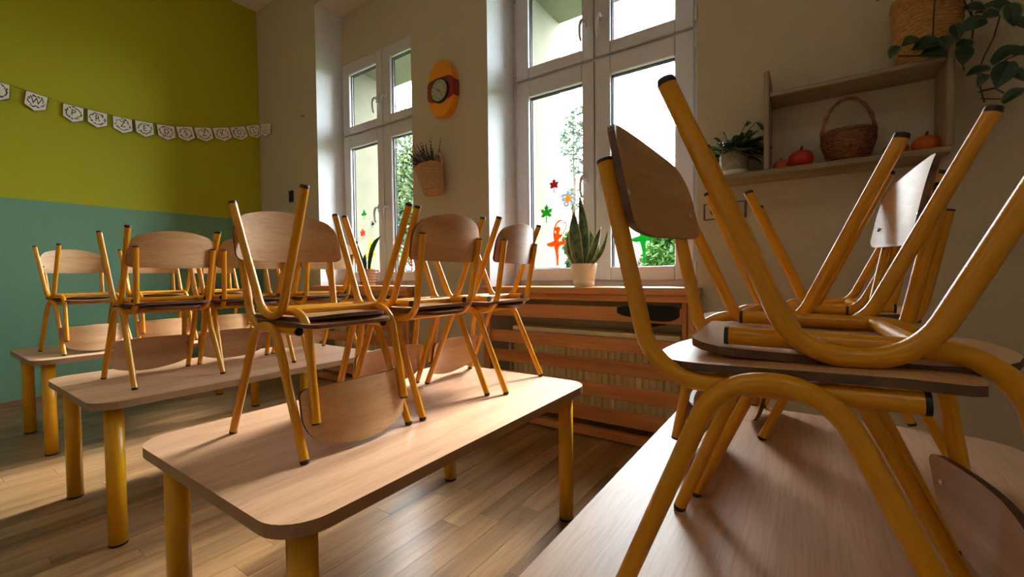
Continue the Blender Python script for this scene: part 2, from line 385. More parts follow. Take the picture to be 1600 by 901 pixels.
# ---------------------------------------------------------------- unseen ceiling lamps, added as fill for the dim window wall
FILL_LAMP = 0.55
ml, n_, l_, b_ = new_mat('fill_lamp_diffuser')
b_.inputs['Base Color'].default_value = (0.8, 0.8, 0.8, 1); b_.inputs['Emission Color'].default_value = (1.0, 0.93, 0.85, 1); b_.inputs['Emission Strength'].default_value = FILL_LAMP
for lx, lw in ((-3.6, 'left'), (-1.6, 'middle'), (0.4, 'right')):
    t = thing('added_fill_lamp', 'added ceiling fill lamp behind the viewer, %s of the three' % lw, 'lamp', (lx, -1.5, H), 0, 'added ceiling fill lamps')
    q = MB(); q.prism(rrect(0.33, 0.63, 0.05), 2, -0.035, -0.001); q.obj('frame', M['pvc'], t)
    q = MB(); q.prism(rrect(0.30, 0.60, 0.04), 2, -0.06, -0.035); q.obj('diffuser', ml, t)

# ---------------------------------------------------------------- windows
def make_window(name, W, label):
    fl_, fr_ = W['fl'] - 0.012, W['fr'] + 0.012
    seam = (fl_ + fr_) / 2
    root = thing(name, label, 'window', ((fl_ + fr_) / 2, 2.70, SILL)); root['kind'] = 'structure'
    ox, oy, oz = root.location
    def B(mb, lo, hi, mi=0): mb.box2((lo[0] - ox, lo[1] - oy, lo[2] - oz), (hi[0] - ox, hi[1] - oy, hi[2] - oz), mi)
    f = MB(); y0, y1 = 2.672, 2.738
    B(f, (fl_, y0, SILL - 0.015), (fl_ + 0.045, y1, 3.09)); B(f, (fr_ - 0.045, y0, SILL - 0.015), (fr_, y1, 3.09))
    B(f, (fl_, y0, SILL - 0.015), (fr_, y1, 0.93)); B(f, (fl_, y0, 3.035), (fr_, y1, 3.09)); B(f, (fl_, y0 + 0.004, 2.335), (fr_, y1, 2.385))
    B(f, (seam - 0.02, y0 + 0.006, 0.92), (seam + 0.02, y1, 3.05))
    f.obj('window_frame', M['pvc'], root, bevel=0.006)
    for zi, (z0, z1) in enumerate(((0.917, 2.348), (2.366, 3.05))):
        for si, (x0, x1) in enumerate(((fl_ + 0.03, seam - 0.003), (seam + 0.003, fr_ - 0.03))):
            s_ = MB(); yy0, yy1 = 2.652, 2.70; t = 0.098 if zi == 0 else 0.085; ts = 0.105
            gx0, gx1, gz0, gz1 = x0 + ts, x1 - ts + 0.02 * (si == 0), z0 + t - 0.01, z1 - t - 0.02
            if si == 1: gx0 -= 0.0
            B(s_, (x0, yy0, z0), (gx0, yy1, z1)); B(s_, (gx1, yy0, z0), (x1, yy1, z1)); B(s_, (gx0, yy0, z0), (gx1, yy1, gz0)); B(s_, (gx0, yy0, gz1), (gx1, yy1, z1))
            so = s_.obj('sash', M['pvc'], root, bevel=0.007)
            g_ = MB(); e = 0.008
            for yy in (2.679, 2.701):
                B(g_, (gx0 - 0.002, yy, gz0 - 0.002), (gx0 + e, yy + 0.006, gz1 + 0.002)); B(g_, (gx1 - e, yy, gz0), (gx1 + 0.002, yy + 0.006, gz1)); B(g_, (gx0, yy, gz1 - e), (gx1, yy + 0.006, gz1 + 0.002))
                B(g_, (gx0, yy, gz0 - 0.002), (gx1, yy + 0.006, gz0 + e * 0.5))
            g_.obj('gasket', M['gasket'], so)
            p_ = MB(); B(p_, (gx0 - 0.006, 2.686, gz0 - 0.006), (gx1 + 0.006, 2.690, gz1 + 0.006)); p_.obj('pane', M['glass'], so)
            # lever handle on the meeting stile
            hx = x1 - 0.062 if si == 0 else x0 + 0.05; hz = 1.60 if zi == 0 else 2.605
            h = MB(); B(h, (hx - 0.014, 2.640, hz - 0.035), (hx + 0.014, 2.652, hz + 0.035))
            q = [(hx, 2.645, hz), (hx, 2.612, hz + 0.004), (hx - 0.004, 2.600, hz - 0.01), (hx - 0.012, 2.596, hz - 0.05), (hx - 0.012, 2.600, hz - 0.10), (hx - 0.006, 2.606, hz - 0.135)]
            h.tube([(a - ox, b - oy, c - oz) for a, b, c in q], [0.010, 0.010, 0.011, 0.010, 0.009, 0.007], 10)
            h.obj('handle', M['pvc'], so)
            # barrel hinges by the jamb
            hg = MB(); hxx = x0 - 0.010 if si == 0 else x1 + 0.010
            for hz2 in (z0 + 0.07, z1 - 0.07): hg.tube([(hxx - ox, 2.655 - oy, hz2 - 0.04 - oz), (hxx - ox, 2.655 - oy, hz2 + 0.04 - oz)], 0.009, 8)
            hg.obj('hinge', M['pvc'], so)
    return root
make_window('window_1', W1, 'tall white four-sash window on the left, behind the small leafy pot plant')
make_window('window_2', W2, 'tall white four-sash window behind the snake plant, with the ballerina stickers')

# ---------------------------------------------------------------- wooden sills
for i, W in ((1, W1), (2, W2)):
    t = MB(); t.box2((W['xl'] - 0.005, 2.29, SILL - 0.042), (W['xr'] + 0.025, 2.655, SILL)); 
    struct('trim_%d' % i, t, M['pine'], bevel=0.006)

# ================================================================ CHAIRS
TT = 0.53
def make_chair(label):
    root = thing('kindergarten_chair', label, 'chair')
    # seat: dished beech plywood with rounded corners
    NX, NY = 14, 10; xe0, xe1, hw, cr = -0.143, 0.154, 0.1345, 0.038
    cb = 0.095
    xs = [xe0 + (xe1 - xe0) * (0.5 - 0.5 * cos(pi * i / NX)) for i in range(NX + 1)]
    def half(x):
        if x < xe0 + cb: d = xe0 + cb - x; return hw - cb + sqrt(max(0.0, cb * cb - d * d))
        d = max(0.0, x - (xe1 - cr)); return hw - cr + sqrt(max(0.0, cr * cr - d * d))
    def zt(x, y):
        z = 0.3148 - 0.004 * (1 - (y / hw) ** 2) * (1 - ((x - 0.0) / 0.17) ** 2)
        if x > 0.09: z -= 0.007 * ((x - 0.09) / 0.07) ** 2
        if x < -0.10: z -= 0.009 * ((x + 0.10) / 0.055) ** 2
        return z
    mb = MB(); th = 0.009
    top = []; bot = []
    for xx in xs:
        hh = half(xx)
        for j in range(NY + 1):
            yy = hh * (-1 + 2 * j / NY); top.append((xx, yy, zt(xx, yy))); bot.append((xx, yy, zt(xx, yy) - th))
    W_ = NY + 1; q = [(i * W_ + j, (i + 1) * W_ + j, (i + 1) * W_ + j + 1, i * W_ + j + 1) for i in range(NX) for j in range(NY)]
    mb.add(top, q, 0, True); mb.add(bot, [f[::-1] for f in q], 0, True)
    rim = [i * W_ for i in range(NX + 1)] + [NX * W_ + j for j in range(1, NY + 1)] + [i * W_ + NY for i in range(NX - 1, -1, -1)] + [j for j in range(NY - 1, 0, -1)]
    rt = [top[i] for i in rim]; rb = [bot[i] for i in rim]; n = len(rim)
    mb.add(rt + rb, [(i, (i + 1) % n, n + (i + 1) % n, n + i) for i in range(n)], 1, False)
    mb.obj('seat', [M['ply'], M['plyedge']], root)
    # backrest: arched plywood, bowed between its two tubes
    mb = MB(); NU, NV = 26, 8; BW = 0.155
    def xb(y, z): return -0.1185 - (z - 0.297) * 0.182 + 0.0155 + 0.020 * ((y / 0.135) ** 2 - 1)
    fr, bk = [], []
    for i in range(NU + 1):
        y = BW * (-cos(pi * i / NU))
        a = abs(y) / BW
        ztop = 0.583 + 0.036 * (1 - a ** 2.0); zbot = 0.468 + 0.004 * a
        if a > 0.76: ztop -= 0.048 * (1 - sqrt(max(0, 1 - ((a - 0.76) / 0.24) ** 2)))
        if a > 0.88: zbot += 0.016 * (1 - sqrt(max(0, 1 - ((a - 0.88) / 0.12) ** 2)))
        for j in range(NV + 1):
            z = zbot + (ztop - zbot) * j / NV; xx = xb(y, z); fr.append((xx + 0.0045, y, z)); bk.append((xx - 0.0045, y, z))
    W_ = NV + 1; q = [(i * W_ + j, (i + 1) * W_ + j, (i + 1) * W_ + j + 1, i * W_ + j + 1) for i in range(NU) for j in range(NV)]
    mb.add(fr, q, 0, True); mb.add(bk, [f[::-1] for f in q], 0, True)
    rim = [i * W_ for i in range(NU + 1)] + [NU * W_ + j for j in range(1, NV + 1)] + [i * W_ + NV for i in range(NU - 1, -1, -1)] + [j for j in range(NV - 1, 0, -1)]
    n = len(rim); mb.add([fr[i] for i in rim] + [bk[i] for i in rim], [(i, (i + 1) % n, n + (i + 1) % n, n + i) for i in range(n)], 1)
    back = mb.obj('backrest', [M['ply'], M['plyedge']], root)
    for s in (-1, 1):
        sc_ = MB(); y, z = s * 0.137, 0.508; sc_.ball((xb(y, z) + 0.0045, y, z), 0.0048, 8, 5, 0, (0.6, 1, 1)); sc_.obj('screw', M['chrome'], back)
    for s in (-1, 1):
        # bent tube carrying front and rear leg
        yA, yF = 0.1465 * s, 0.1545 * s
        path = fillet([(-0.175, yF, 0.005), (-0.046, yA, 0.303), (0.046, yA, 0.303), (0.178, yF, 0.005)], 0.066, 8)
        mb = MB(); mb.tube(path, 0.0102, 12); lg = mb.obj('leg_frame', M['tube'], root)
        for e in (-1, 1):
            c = MB(); xx = -0.175 if e < 0 else 0.178; dx = 0.0035 * -e
            c.tube([(xx - dx * 0.3, yF, 0.0), (xx, yF, 0.004), (xx + dx * 0.3, yF, 0.0075)], [0.0095, 0.0105, 0.0105], 12); c.obj('foot_cap', M['black'], lg)
        # bent tube under the seat and up to the backrest
        yb, yt = 0.1240 * s, 0.1335 * s
        path = fillet([(0.112, yb, 0.2925), (-0.1185, yb, 0.2925), (-0.1185 - 0.2535 * 0.182, yt, 0.55)], 0.068, 9)
        mb = MB(); mb.tube(path, 0.0102, 12); bt = mb.obj('back_tube', M['tube'], root)
        c = MB(); c.tube([(0.1105, yb, 0.2925), (0.115, yb, 0.2925)], [0.0106, 0.0104], 12); c.obj('end_cap', M['black'], bt)
        c = MB(); d = Vector((-0.182, 0.047 * s, 1)).normalized(); t0 = Vector(path[-1]); c.tube([t0 - d * 0.001, t0 + d * 0.003], [0.0106, 0.0102], 12); c.obj('end_cap', M['black'], bt)
    for xx in (0.045, -0.055):
        mb = MB(); mb.tube([(xx, -0.117, 0.2915), (xx, 0.117, 0.2915)], 0.0085, 10); mb.obj('crossbar', M['tube'], root)
    return root

# stacks: (x, y, yaw of the upright chair in degrees, x, y, yaw of the upside-down one)
STK = [
 ('T1', 'front table', 'nearest the camera', -1.117, 0.685, 0, -1.110, 0.698, 0),
 ('T1', 'front table', 'in the middle', -1.107, 1.043, 180, -1.125, 1.050, 180),
 ('T1', 'front table', 'nearest the radiator', -1.078, 1.380, 187, -1.085, 1.375, 184),
 ('T2', 'second table', 'nearest the camera', -2.312, 0.685, 182, -2.315, 0.685, 181),
 ('T2', 'second table', 'in the middle', -2.310, 1.020, 174, -2.315, 1.010, 175),
 ('T2', 'second table', 'nearest the window wall', -2.310, 1.390, 180, -2.315, 1.390, 180),
 ('T3', 'far table', 'nearest the camera', -3.645, 0.700, 7, -3.640, 0.695, 7),
 ('T3', 'far table', 'in the middle', -3.690, 1.075, 0, -3.690, 1.075, 0),
 ('T3', 'far table', 'nearest the window wall', -3.690, 1.450, 0, -3.690, 1.450, 0),
 ('TR', 'right-hand table', 'nearest the camera', -0.014, 0.632, -2, 0.036, 0.690, 3, 1.014, -0.034, 0.006, 1.02, 0.018, 0.003),
 ('TR', 'right-hand table', 'in the middle', -0.005, 1.030, 184, -0.050, 1.050, 176),
 ('TR', 'right-hand table', 'at the far wall end', 0.075, 1.415, 184, 0.050, 1.410, 180),
]
GR = {'T1': 'chairs stacked on the front table', 'T2': 'chairs stacked on the second table', 'T3': 'chairs stacked on the far table', 'TR': 'chairs stacked on the right-hand table'}
proto = None
for key, tname, where, ux, uy, ua, ix, iy, ia, *ss in STK:
    us, up, uz, is_, ip, iz = ss if ss else (1, 0, 0, 1, 0, 0)      # scale, tilt and lift of each
    lu = 'upright yellow-tubed chair standing on the %s, stack %s' % (tname, where)
    li = 'upside-down chair, legs up, on the %s, stack %s' % (tname, where)
    if proto is None:
        proto = make_chair(lu); proto['group'] = GR[key]; proto.location = (ux, uy, TT + 0.0008); proto.rotation_euler = (0, 0, radians(ua))
    else: dup(proto, (ux, uy, TT + 0.0008 + uz), (0, up, radians(ua)), lu, GR[key], (us, us, us))
    dup(proto, (ix, iy, TT + 0.0012 + 0.3150 * (us + is_) + iz), (0, pi + ip, radians(ia)), li, GR[key], (is_, is_, is_))

# ================================================================ TABLES
def make_table(label):
    root = thing('school_table', label, 'table', group='kindergarten tables')
    mb = MB(); o = rrect(0.375, 0.6, 0.085, 8); mb.prism(o, 2, TT - 0.026, TT, 0, 1)
    mb.obj('tabletop', [M['table'], M['tedge']], root, bevel=0.004)
    for sx in (-1, 1):
        for sy in (-1, 1):
            mb = MB(); c = (sx * 0.305, sy * 0.530, 0)
            mb.lathe([(0.001, TT - 0.0265), (0.0275, TT - 0.0265), (0.0275, 0.006), (0.001, 0.006)], 24, c, 0, False)
            for i in range(len(mb.sm)): mb.sm[i] = 24 <= i < 48
            lg = mb.obj('leg', M['yellow'], root)
            fp = MB(); fp.lathe([(0.001, 0.008), (0.0282, 0.008), (0.0282, 0.003), (0.027, 0.0), (0.001, 0.0)], 24, c, 0, False); fp.obj('foot_cap', M['black'], lg)
            bk = MB(); bk.lathe([(0.001, TT - 0.0268), (0.042, TT - 0.0268), (0.042, TT - 0.030), (0.001, TT - 0.031)], 20, c, 0, False); bk.obj('fixing_plate', M['black'], lg)
    return root
tb = make_table('low beech table with yellow legs in the front, nearest the radiator with slats')
tb.location = (-1.078, 0.958, 0)
for loc, lab in (((-2.352, 0.985, 0), 'low beech table with yellow legs, second from the front, beside the left window'),
                 ((-3.725, 1.03, 0), 'low beech table with yellow legs standing farthest back along the green wall'),
                 ((0.044, 0.955, 0), 'low beech table on the right, its glossy top close to the camera')):
    dup(tb, loc, (0, 0, 0), lab)

# ================================================================ RADIATORS AND THEIR SLATTED COVERS
def make_cover(W, label, rlabel):
    xl, xr = W['xl'] + 0.02, W['xr'] - 0.005
    root = thing('radiator_cover', label, 'radiator cover', ((xl + xr) / 2, 2.36, 0), 0, 'pine radiator covers')
    ox, oy = root.location.x, root.location.y
    def part(name, lo, hi, m, bev=0.004):
        b = MB(); c = [(p + q) / 2 for p, q in zip(lo, hi)]; d = [abs(q - p) for p, q in zip(lo, hi)]
        b.box((0, 0, 0), d); return b.obj(name, m, root, bevel=bev, loc=(c[0] - ox, c[1] - oy, c[2]))
    for zt_, zb_ in ((0.772, 0.688), (0.594, 0.514), (0.463, 0.383), (0.322, 0.242), (0.182, 0.094)):
        part('slat', (xl, 2.345, zb_), (xr, 2.363, zt_), M['pine'])
    part('rail', (xl - 0.03, 2.318, 0.804), (xr + 0.02, 2.36, 0.842), M['pine'])
    part('bottom_rail', (xl - 0.03, 2.325, 0.008), (xr + 0.02, 2.375, 0.055), M['pine'])
    for a, b in ((xl - 0.02, xl + 0.03), (xr - 0.055, xr - 0.03), (xr - 0.026, xr + 0.008)):
        part('post', (a, 2.322, 0.05), (b, 2.344, 0.806), M['pinev'])
    # radiator
    rx0, rx1 = xl + 0.15, xr - 0.09
    rr = thing('radiator', rlabel, 'radiator', ((rx0 + rx1) / 2, 2.47, 0), 0, 'cream panel radiators')
    b = MB(); Wd = rx1 - rx0
    b.box2((-Wd / 2, -0.025, 0.13), (Wd / 2, 0.03, 0.60)); b.obj('panel', M['rad'], rr, bevel=0.006)
    b = MB(); b.box2((-Wd / 2 - 0.004, -0.042, 0.585), (Wd / 2 + 0.004, 0.07, 0.615)); b.obj('top_grille', M['rad'], rr, bevel=0.004)
    nf = 27; pitch = Wd / nf; me = None
    for i in range(nf):
        if me is None:
            b = MB(); b.prism([(-0.43 * pitch, 0), (-0.30 * pitch, -0.016), (0.30 * pitch, -0.016), (0.43 * pitch, 0)], 2, 0.15, 0.583); f0 = b.obj('fin', M['rad'], rr); me = f0.data
        else:
            f0 = bpy.data.objects.new('fin', me); COL.objects.link(f0); f0.parent = rr
        f0.location = (-Wd / 2 + (i + 0.5) * pitch, -0.025, 0)
    b = MB(); b.tube([(-Wd / 2 - 0.005, 0.0, 0.545), (-Wd / 2 - 0.05, 0.0, 0.545), (-Wd / 2 - 0.05, 0.0, 0.0)], 0.010, 8)
    b.tube([(-Wd / 2 - 0.06, 0, 0.56), (-Wd / 2 - 0.06, -0.05, 0.56)], 0.018, 10); b.obj('supply_pipe', M['rad'], rr)
    for sx in (-1, 1):
        b = MB(); b.box2((sx * Wd * 0.3 - 0.02, 0.03, 0.2), (sx * Wd * 0.3 + 0.02, 0.125, 0.5)); b.obj('wall_bracket', M['rad'], rr)
make_cover(W1, 'pine slatted radiator cover under the left window', 'cream ribbed radiator behind slats under the left window')
make_cover(W2, 'pine slatted radiator cover under the window with the snake plant', 'cream ribbed radiator behind slats under the snake plant window')
# black cloth hung over the top slat
b = MB()
def cloth_panel(y, z0, z1, x0, x1, seed, ph):
    n = 16; vs = []; fs = []
    for i in range(n + 1):
        t = i / n; xx = x0 + (x1 - x0) * t
        e = 0.010 * sin(seed + 5 * t) + 0.02 * (1 - min(1, min(t, 1 - t) * 6)) ** 2
        for z in (z0 + e, z1 - e * 0.4): vs.append((xx, y + 0.004 * sin(9 * t + ph), z))
    for i in range(n): fs.append((2 * i, 2 * i + 2, 2 * i + 3, 2 * i + 1))
    a = [(p[0], p[1] - 0.002, p[2]) for p in vs]; c = [(p[0], p[1] + 0.002, p[2]) for p in vs]; m_ = len(vs)
    rim = list(range(0, m_, 2)) + list(range(m_ - 1, 0, -2)); k = len(rim)
    b.add(a, fs, 0, True); b.add(c, [f[::-1] for f in fs], 0, True); b.add([a[i] for i in rim] + [c[i] for i in rim], [(i, (i + 1) % k, k + (i + 1) % k, k + i) for i in range(k)], 0)
cloth_panel(2.336, 0.712, 0.782, -0.885, -0.548, 1.0, 0)
cloth_panel(2.372, 0.672, 0.782, -0.80, -0.60, 3.0, 2)
b.prism([(-0.86, 2.334), (-0.57, 2.334), (-0.60, 2.374), (-0.80, 2.374)], 2, 0.7725, 0.7765)
tag(b.obj('cloth', M['cloth']), 'black cloth hung over the top pine slat near the right post', 'cloth')

# ================================================================ BUNTING
FLG = [(0.488, 2.444, 0.591, 2.439), (0.668, 2.427, 0.789, 2.411), (0.867, 2.396, 0.993, 2.39), (1.011, 2.391, 1.139, 2.389), (1.169, 2.385, 1.304, 2.388), (1.319, 2.39, 1.454, 2.399), (1.475, 2.399, 1.616, 2.414), (1.623, 2.418, 1.762, 2.451), (1.771, 2.45, 1.922, 2.488), (1.93, 2.49, 2.086, 2.537), (2.092, 2.538, 2.242, 2.592), (2.25, 2.596, 2.386, 2.648)]
LET = [None, 'W', 'P', 'R', 'Z', 'E', 'D', 'S', 'Z', 'K', 'O', 'L', 'U']
BX = -4.985
bun = thing('bunting', 'white paper pennant bunting with letters strung along the green wall', 'bunting', (BX, 0, 2.4))
def letter_mesh(ch, h):
    cu = bpy.data.curves.new('letter', 'FONT'); cu.body = ch; cu.size = h / 0.7; cu.align_x = 'CENTER'; cu.align_y = 'CENTER'; cu.extrude = 0.0004
    o = bpy.data.objects.new('letter', cu); COL.objects.link(o)
    dg = bpy.context.evaluated_depsgraph_get(); me = bpy.data.meshes.new_from_object(o.evaluated_get(dg)); bpy.data.objects.remove(o)
    me.materials.clear(); me.materials.append(M['ink']); me.name = 'letter'; return me
def flag(A, B, ch):
    A, B = Vector(A), Vector(B); X = (B - A); wd = X.length; X.normalize()
    N = Vector((X.y, -X.x, 0)).normalized()          # faces the room
    if N.x < 0: N = -N
    Y = N.cross(X).normalized(); Y = Y if Y.z > 0 else -Y
    O = (A + B) / 2
    mat4 = Matrix(((X.x, Y.x, N.x, O.x), (X.y, Y.y, N.y, O.y), (X.z, Y.z, N.z, O.z), (0, 0, 0, 1)))
    hs, ht = 0.105, 0.142
    pent = lambda k: [(-wd / 2 + k, -k * 0.8), (wd / 2 - k, -k * 0.8), (wd / 2 - k, -hs + k * 0.3), (0, -ht + k * 1.2), (-wd / 2 + k, -hs + k * 0.3)]
    mb = MB(); mb.prism(pent(0), 2, -0.0008, 0.0, 1); mb.prism(pent(0.0035), 2, 0.0, 0.0006, 0)
    fo = mb.obj('flag', [M['paper'], M['ink']], bun)
    fo.matrix_parent_inverse = Matrix.Identity(4); fo.matrix_local = Matrix.Translation(-bun.location) @ mat4
    wr_ = MB(); rng = random.Random(ch or 'x')
    for k in range(26):                                # printed leaf wreath
        a = 2 * pi * k / 26 + rng.uniform(-0.1, 0.1); rx, ry = wd * 0.36 * rng.uniform(0.8, 1.1), 0.046 * rng.uniform(0.8, 1.1)
        c = Vector((rx * cos(a), -0.062 + ry * sin(a), 0.0008)); la = a + rng.uniform(0.6, 2.2); d = Vector((cos(la), sin(la), 0)); e = Vector((-d.y, d.x, 0)); l_ = rng.uniform(0.007, 0.012)
        wr_.add([c - d * l_, c + e * l_ * 0.5, c + d * l_, c - e * l_ * 0.5], [(0, 1, 2, 3)], 0 if rng.random() < 0.55 else 1)
    wr_.obj('wreath', [M['ink'], M['inkg']], fo)
    if ch:
        lo = bpy.data.objects.new('letter', letter_mesh(ch, 0.050)); COL.objects.link(lo); lo.parent = fo; lo.location = (0, -0.062, 0.001); lo.scale = (0.8, 1, 1)
pts = []
for (y0, z0, y1, z1), ch in zip(FLG, LET):
    flag((BX, y0, z0), (BX, y1, z1), ch); pts += [(0.0, y0, z0 - 2.4 - 0.001), (0.0, y1, z1 - 2.4 - 0.001)]
flag((-4.925, 2.385, 2.645), (-4.715, 2.385, 2.607), 'U')
pts = [(0.0, -0.2, 0.17), (0.0, 0.2, 0.08)] + pts + [(0.06, 2.385, 0.244), (0.27, 2.385, 0.206)]
mb = MB(); mb.tube(pts, 0.0014, 6); mb.obj('string', M['string'], bun)
mb = MB(); mb.tube([(-4.110, 2.405, 2.551), (-4.110, 2.382, 2.553)], 0.004, 8); mb.tube([(-4.110, 2.383, 2.553), (-4.110, 2.379, 2.553)], 0.008, 8)
tag(mb.obj('nail', M['black']), 'small dark nail in the wall left of the far window', 'nail')
mb = MB(); mb.box((0, 0, 0), (0.075, 0.012, 0.115)); mb.box((0, -0.008, 0), (0.05, 0.006, 0.085))
tag(mb.obj('light_switch', M['black'], loc=(-4.37, 2.393, 1.795), bevel=0.003), 'black rectangular light switch on the wall beside the far window', 'light switch')

# ================================================================ PILLAR: clock and hanging basket
ck = thing('wall_clock', 'amber and maroon wall clock with grey dial on the pillar between the windows', 'clock', (-2.215, 2.40, 2.325))
mb = MB()
def egg(hx, z0, z1, n=28, p=2.4):
    o = []
    for k in range(n):
        a = 2 * pi * k / n; c, s_ = cos(a), sin(a); o.append((hx * math.copysign(abs(c) ** (2 / p), c), (z0 + z1) / 2 + (z1 - z0) / 2 * math.copysign(abs(s_) ** (2 / p), s_)))
    return o
mb.prism(egg(0.125, -0.20, 0.20), 1, -0.062, 0.0); mb.obj('case', M['amber'], ck, bevel=0.02)
mb = MB(); mb.prism(egg(0.1285, -0.09, 0.075, 28, 4.5), 1, -0.067, -0.002); mb.obj('band', M['maroon'], ck, bevel=0.012)
mb = MB(); c0 = (0.0, 0.0)
ring = [(0.088 * cos(2 * pi * k / 32), -0.02 + 0.088 * sin(2 * pi * k / 32)) for k in range(32)]
mb.prism(ring, 1, -0.078, -0.055); dr = mb.obj('bezel', M['black'], ck, bevel=0.004)
mb = MB(); ring = [(0.076 * cos(2 * pi * k / 32), -0.02 + 0.076 * sin(2 * pi * k / 32)) for k in range(32)]
mb.prism(ring, 1, -0.080, -0.077); dl = mb.obj('dial', M['dial'], ck)
for k in range(12):
    me = letter_mesh(str(k + 1), 0.014); o = bpy.data.objects.new('numeral', me); COL.objects.link(o); o.parent = dl
    a = pi / 2 - 2 * pi * (k + 1) / 12; o.location = (0.061 * cos(a), -0.0806, -0.02 + 0.061 * sin(a)); o.rotation_euler = (pi / 2, 0, 0)
for ln, an, wd in ((0.038, 300, 0.006), (0.056, 140, 0.004)):
    mb = MB(); a = radians(an); d = Vector((sin(a), 0, cos(a))); e = Vector((d.z, 0, -d.x)); y = Vector((0, -0.0825, -0.02))
    mb.prism([(p.x, p.z) for p in (y - d * 0.012 - e * wd / 2, y - d * 0.012 + e * wd / 2, y + d * ln + e * wd / 4, y + d * ln - e * wd / 4)], 1, -0.083, -0.0815); mb.obj('hand', M['black'], dl)

def coil_pot(mb, r0, r1, h, rows, th, mi=0, n=30, wob=0.0015):
    """rows of thick twisted straw wound one above another"""
    for i in range(rows):
        t = (i + 0.5) / rows; r = r0 + (r1 - r0) * t; z = h * t; path = []
        for k in range(n + 1):
            a = 2 * pi * k / n; path.append(((r + wob * sin(11 * a + i * 1.9)) * cos(a), (r + wob * sin(11 * a + i * 1.9)) * sin(a), z + wob * 0.7 * sin(7 * a + i)))
        mb.tube(path, [th * (1 + 0.16 * (k % 2)) for k in range(n + 1)], 6, mi, False)
hb = thing('straw_wall_basket', 'pale straw basket of dried lavender hanging on the pillar below the clock', 'basket', (-2.245, 2.288, 1.565), 0)
hb.rotation_euler = (0, radians(-15), 0)
mb = MB(); coil_pot(mb, 0.066, 0.098, 0.20, 13, 0.0088); mb.lathe([(0.001, 0.004), (0.062, 0.004), (0.09, 0.19), (0.001, 0.17)], 20, (0, 0, 0), 0, True); mb.obj('body', M['strawpale'], hb)
mb = MB(); path = [(0.085 + 0.035 * sin(pi * k / 10), 0.02, 0.165 + 0.10 * (1 - cos(pi * k / 10)) / 2) for k in range(11)]; mb.tube(path, 0.009, 8); path = [(0.085 - 0.03 * sin(pi * k / 6), 0.02, 0.265 - 0.04 * k / 6) for k in range(7)]; mb.tube(path, 0.009, 8); mb.obj('handle', M['strawpale'], hb)
mb = MB(); rng = random.Random(3)
for k in range(95):
    a = rng.uniform(0, 2 * pi); r = 0.07 * sqrt(rng.random()); p0 = Vector((r * cos(a), r * sin(a) * 0.9, 0.17)); L = rng.uniform(0.10, 0.23)
    d = Vector((-0.40 + rng.gauss(0, 0.28) + p0.x * 4, rng.gauss(0, 0.18), 1)).normalized(); p1 = p0 + d * L
    if p1.y > 0.09: p1.y = 0.09
    mb.tube([p0, p0 + (p1 - p0) * 0.55 + Vector((0, 0, 0.004)), p1], [0.0016, 0.0016, 0.0012], 4, 0, False)
    for q in range(4): mb.ball(p0 + (p1 - p0) * (0.62 + 0.13 * q), 0.0052 - 0.0006 * q, 5, 4, 0, (1, 1, 1.6))
mb.obj('dried_lavender', M['lav'], hb, kind='stuff')

# ================================================================ WINDOW-SILL PLANTS
def blade(mb, base, tip, wd, face, bend=(0, 0, 0), n=9, edge=True, fold=0.25):
    """strap leaf from base to tip, widest in its middle, with a pale margin"""
    base, tip = Vector(base), Vector(tip); bend = Vector(bend); rows = []
    ax = (tip - base).normalized(); side = ax.cross(Vector(face)).normalized(); nor = side.cross(ax).normalized()
    for i in range(n + 1):
        t = i / n; c = base.lerp(tip, t) + bend * (4 * t * (1 - t)); h = wd * (0.42 + 0.58 * sin(pi * min(1, t * 1.05) ** 0.9)) if t < 0.5 else wd * max(0.02, (1 - ((t - 0.5) / 0.5) ** 1.8))
        h *= 0.5
        rows.append([c - side * h + nor * h * fold, c - side * h * 0.8 + nor * h * fold * 0.7, c, c + side * h * 0.8 + nor * h * fold * 0.7, c + side * h + nor * h * fold])
    vs = [p for r in rows for p in r]; bk = [p - nor * 0.0025 for p in vs]
    for i in range(n):
        for j in range(4):
            q = (i * 5 + j, i * 5 + j + 1, (i + 1) * 5 + j + 1, (i + 1) * 5 + j)
            mi = 1 if (edge and j in (0, 3)) else 0
            mb.add([vs[k] for k in q], [(0, 1, 2, 3)], mi, True); mb.add([bk[k] for k in q], [(3, 2, 1, 0)], mi, True)
        for j in (0, 4):
            a, c = i * 5 + j, (i + 1) * 5 + j; mb.add([vs[a], vs[c], bk[c], bk[a]], [(0, 1, 2, 3)], 1 if edge else 0)

sp = thing('snake_plant', 'snake plant in a white embossed pot on the sill of the near window', 'potted plant', (-1.125, 2.42, SILL))
mb = MB(); mb.lathe([(0.001, 0.003), (0.058, 0.003), (0.061, 0.006), (0.063, 0.024), (0.0605, 0.026), (0.0625, 0.030), (0.078, 0.136), (0.079, 0.140), (0.073, 0.140), (0.068, 0.118), (0.001, 0.116)], 40)
for k in range(40):                                     # embossed herringbone ribs
    a0 = 2 * pi * k / 40
    for q in range(5):
        z0 = 0.036 + q * 0.019; s_ = 1 if k % 2 else -1; pth = []
        for t in (0, 0.5, 1):
            z = z0 + 0.013 * (t if s_ > 0 else 1 - t); a = a0 + 2 * pi / 40 * t; r = 0.0625 + (0.0785 - 0.0625) * (z - 0.030) / 0.106; pth.append((r * cos(a), r * sin(a), z))
        mb.tube(pth, 0.0016, 4, 0, False)
pot = mb.obj('pot', M['potw'], sp); mb = MB(); mb.lathe([(0.001, 0.122), (0.069, 0.120)], 24); mb.obj('soil', M['soil'], sp)
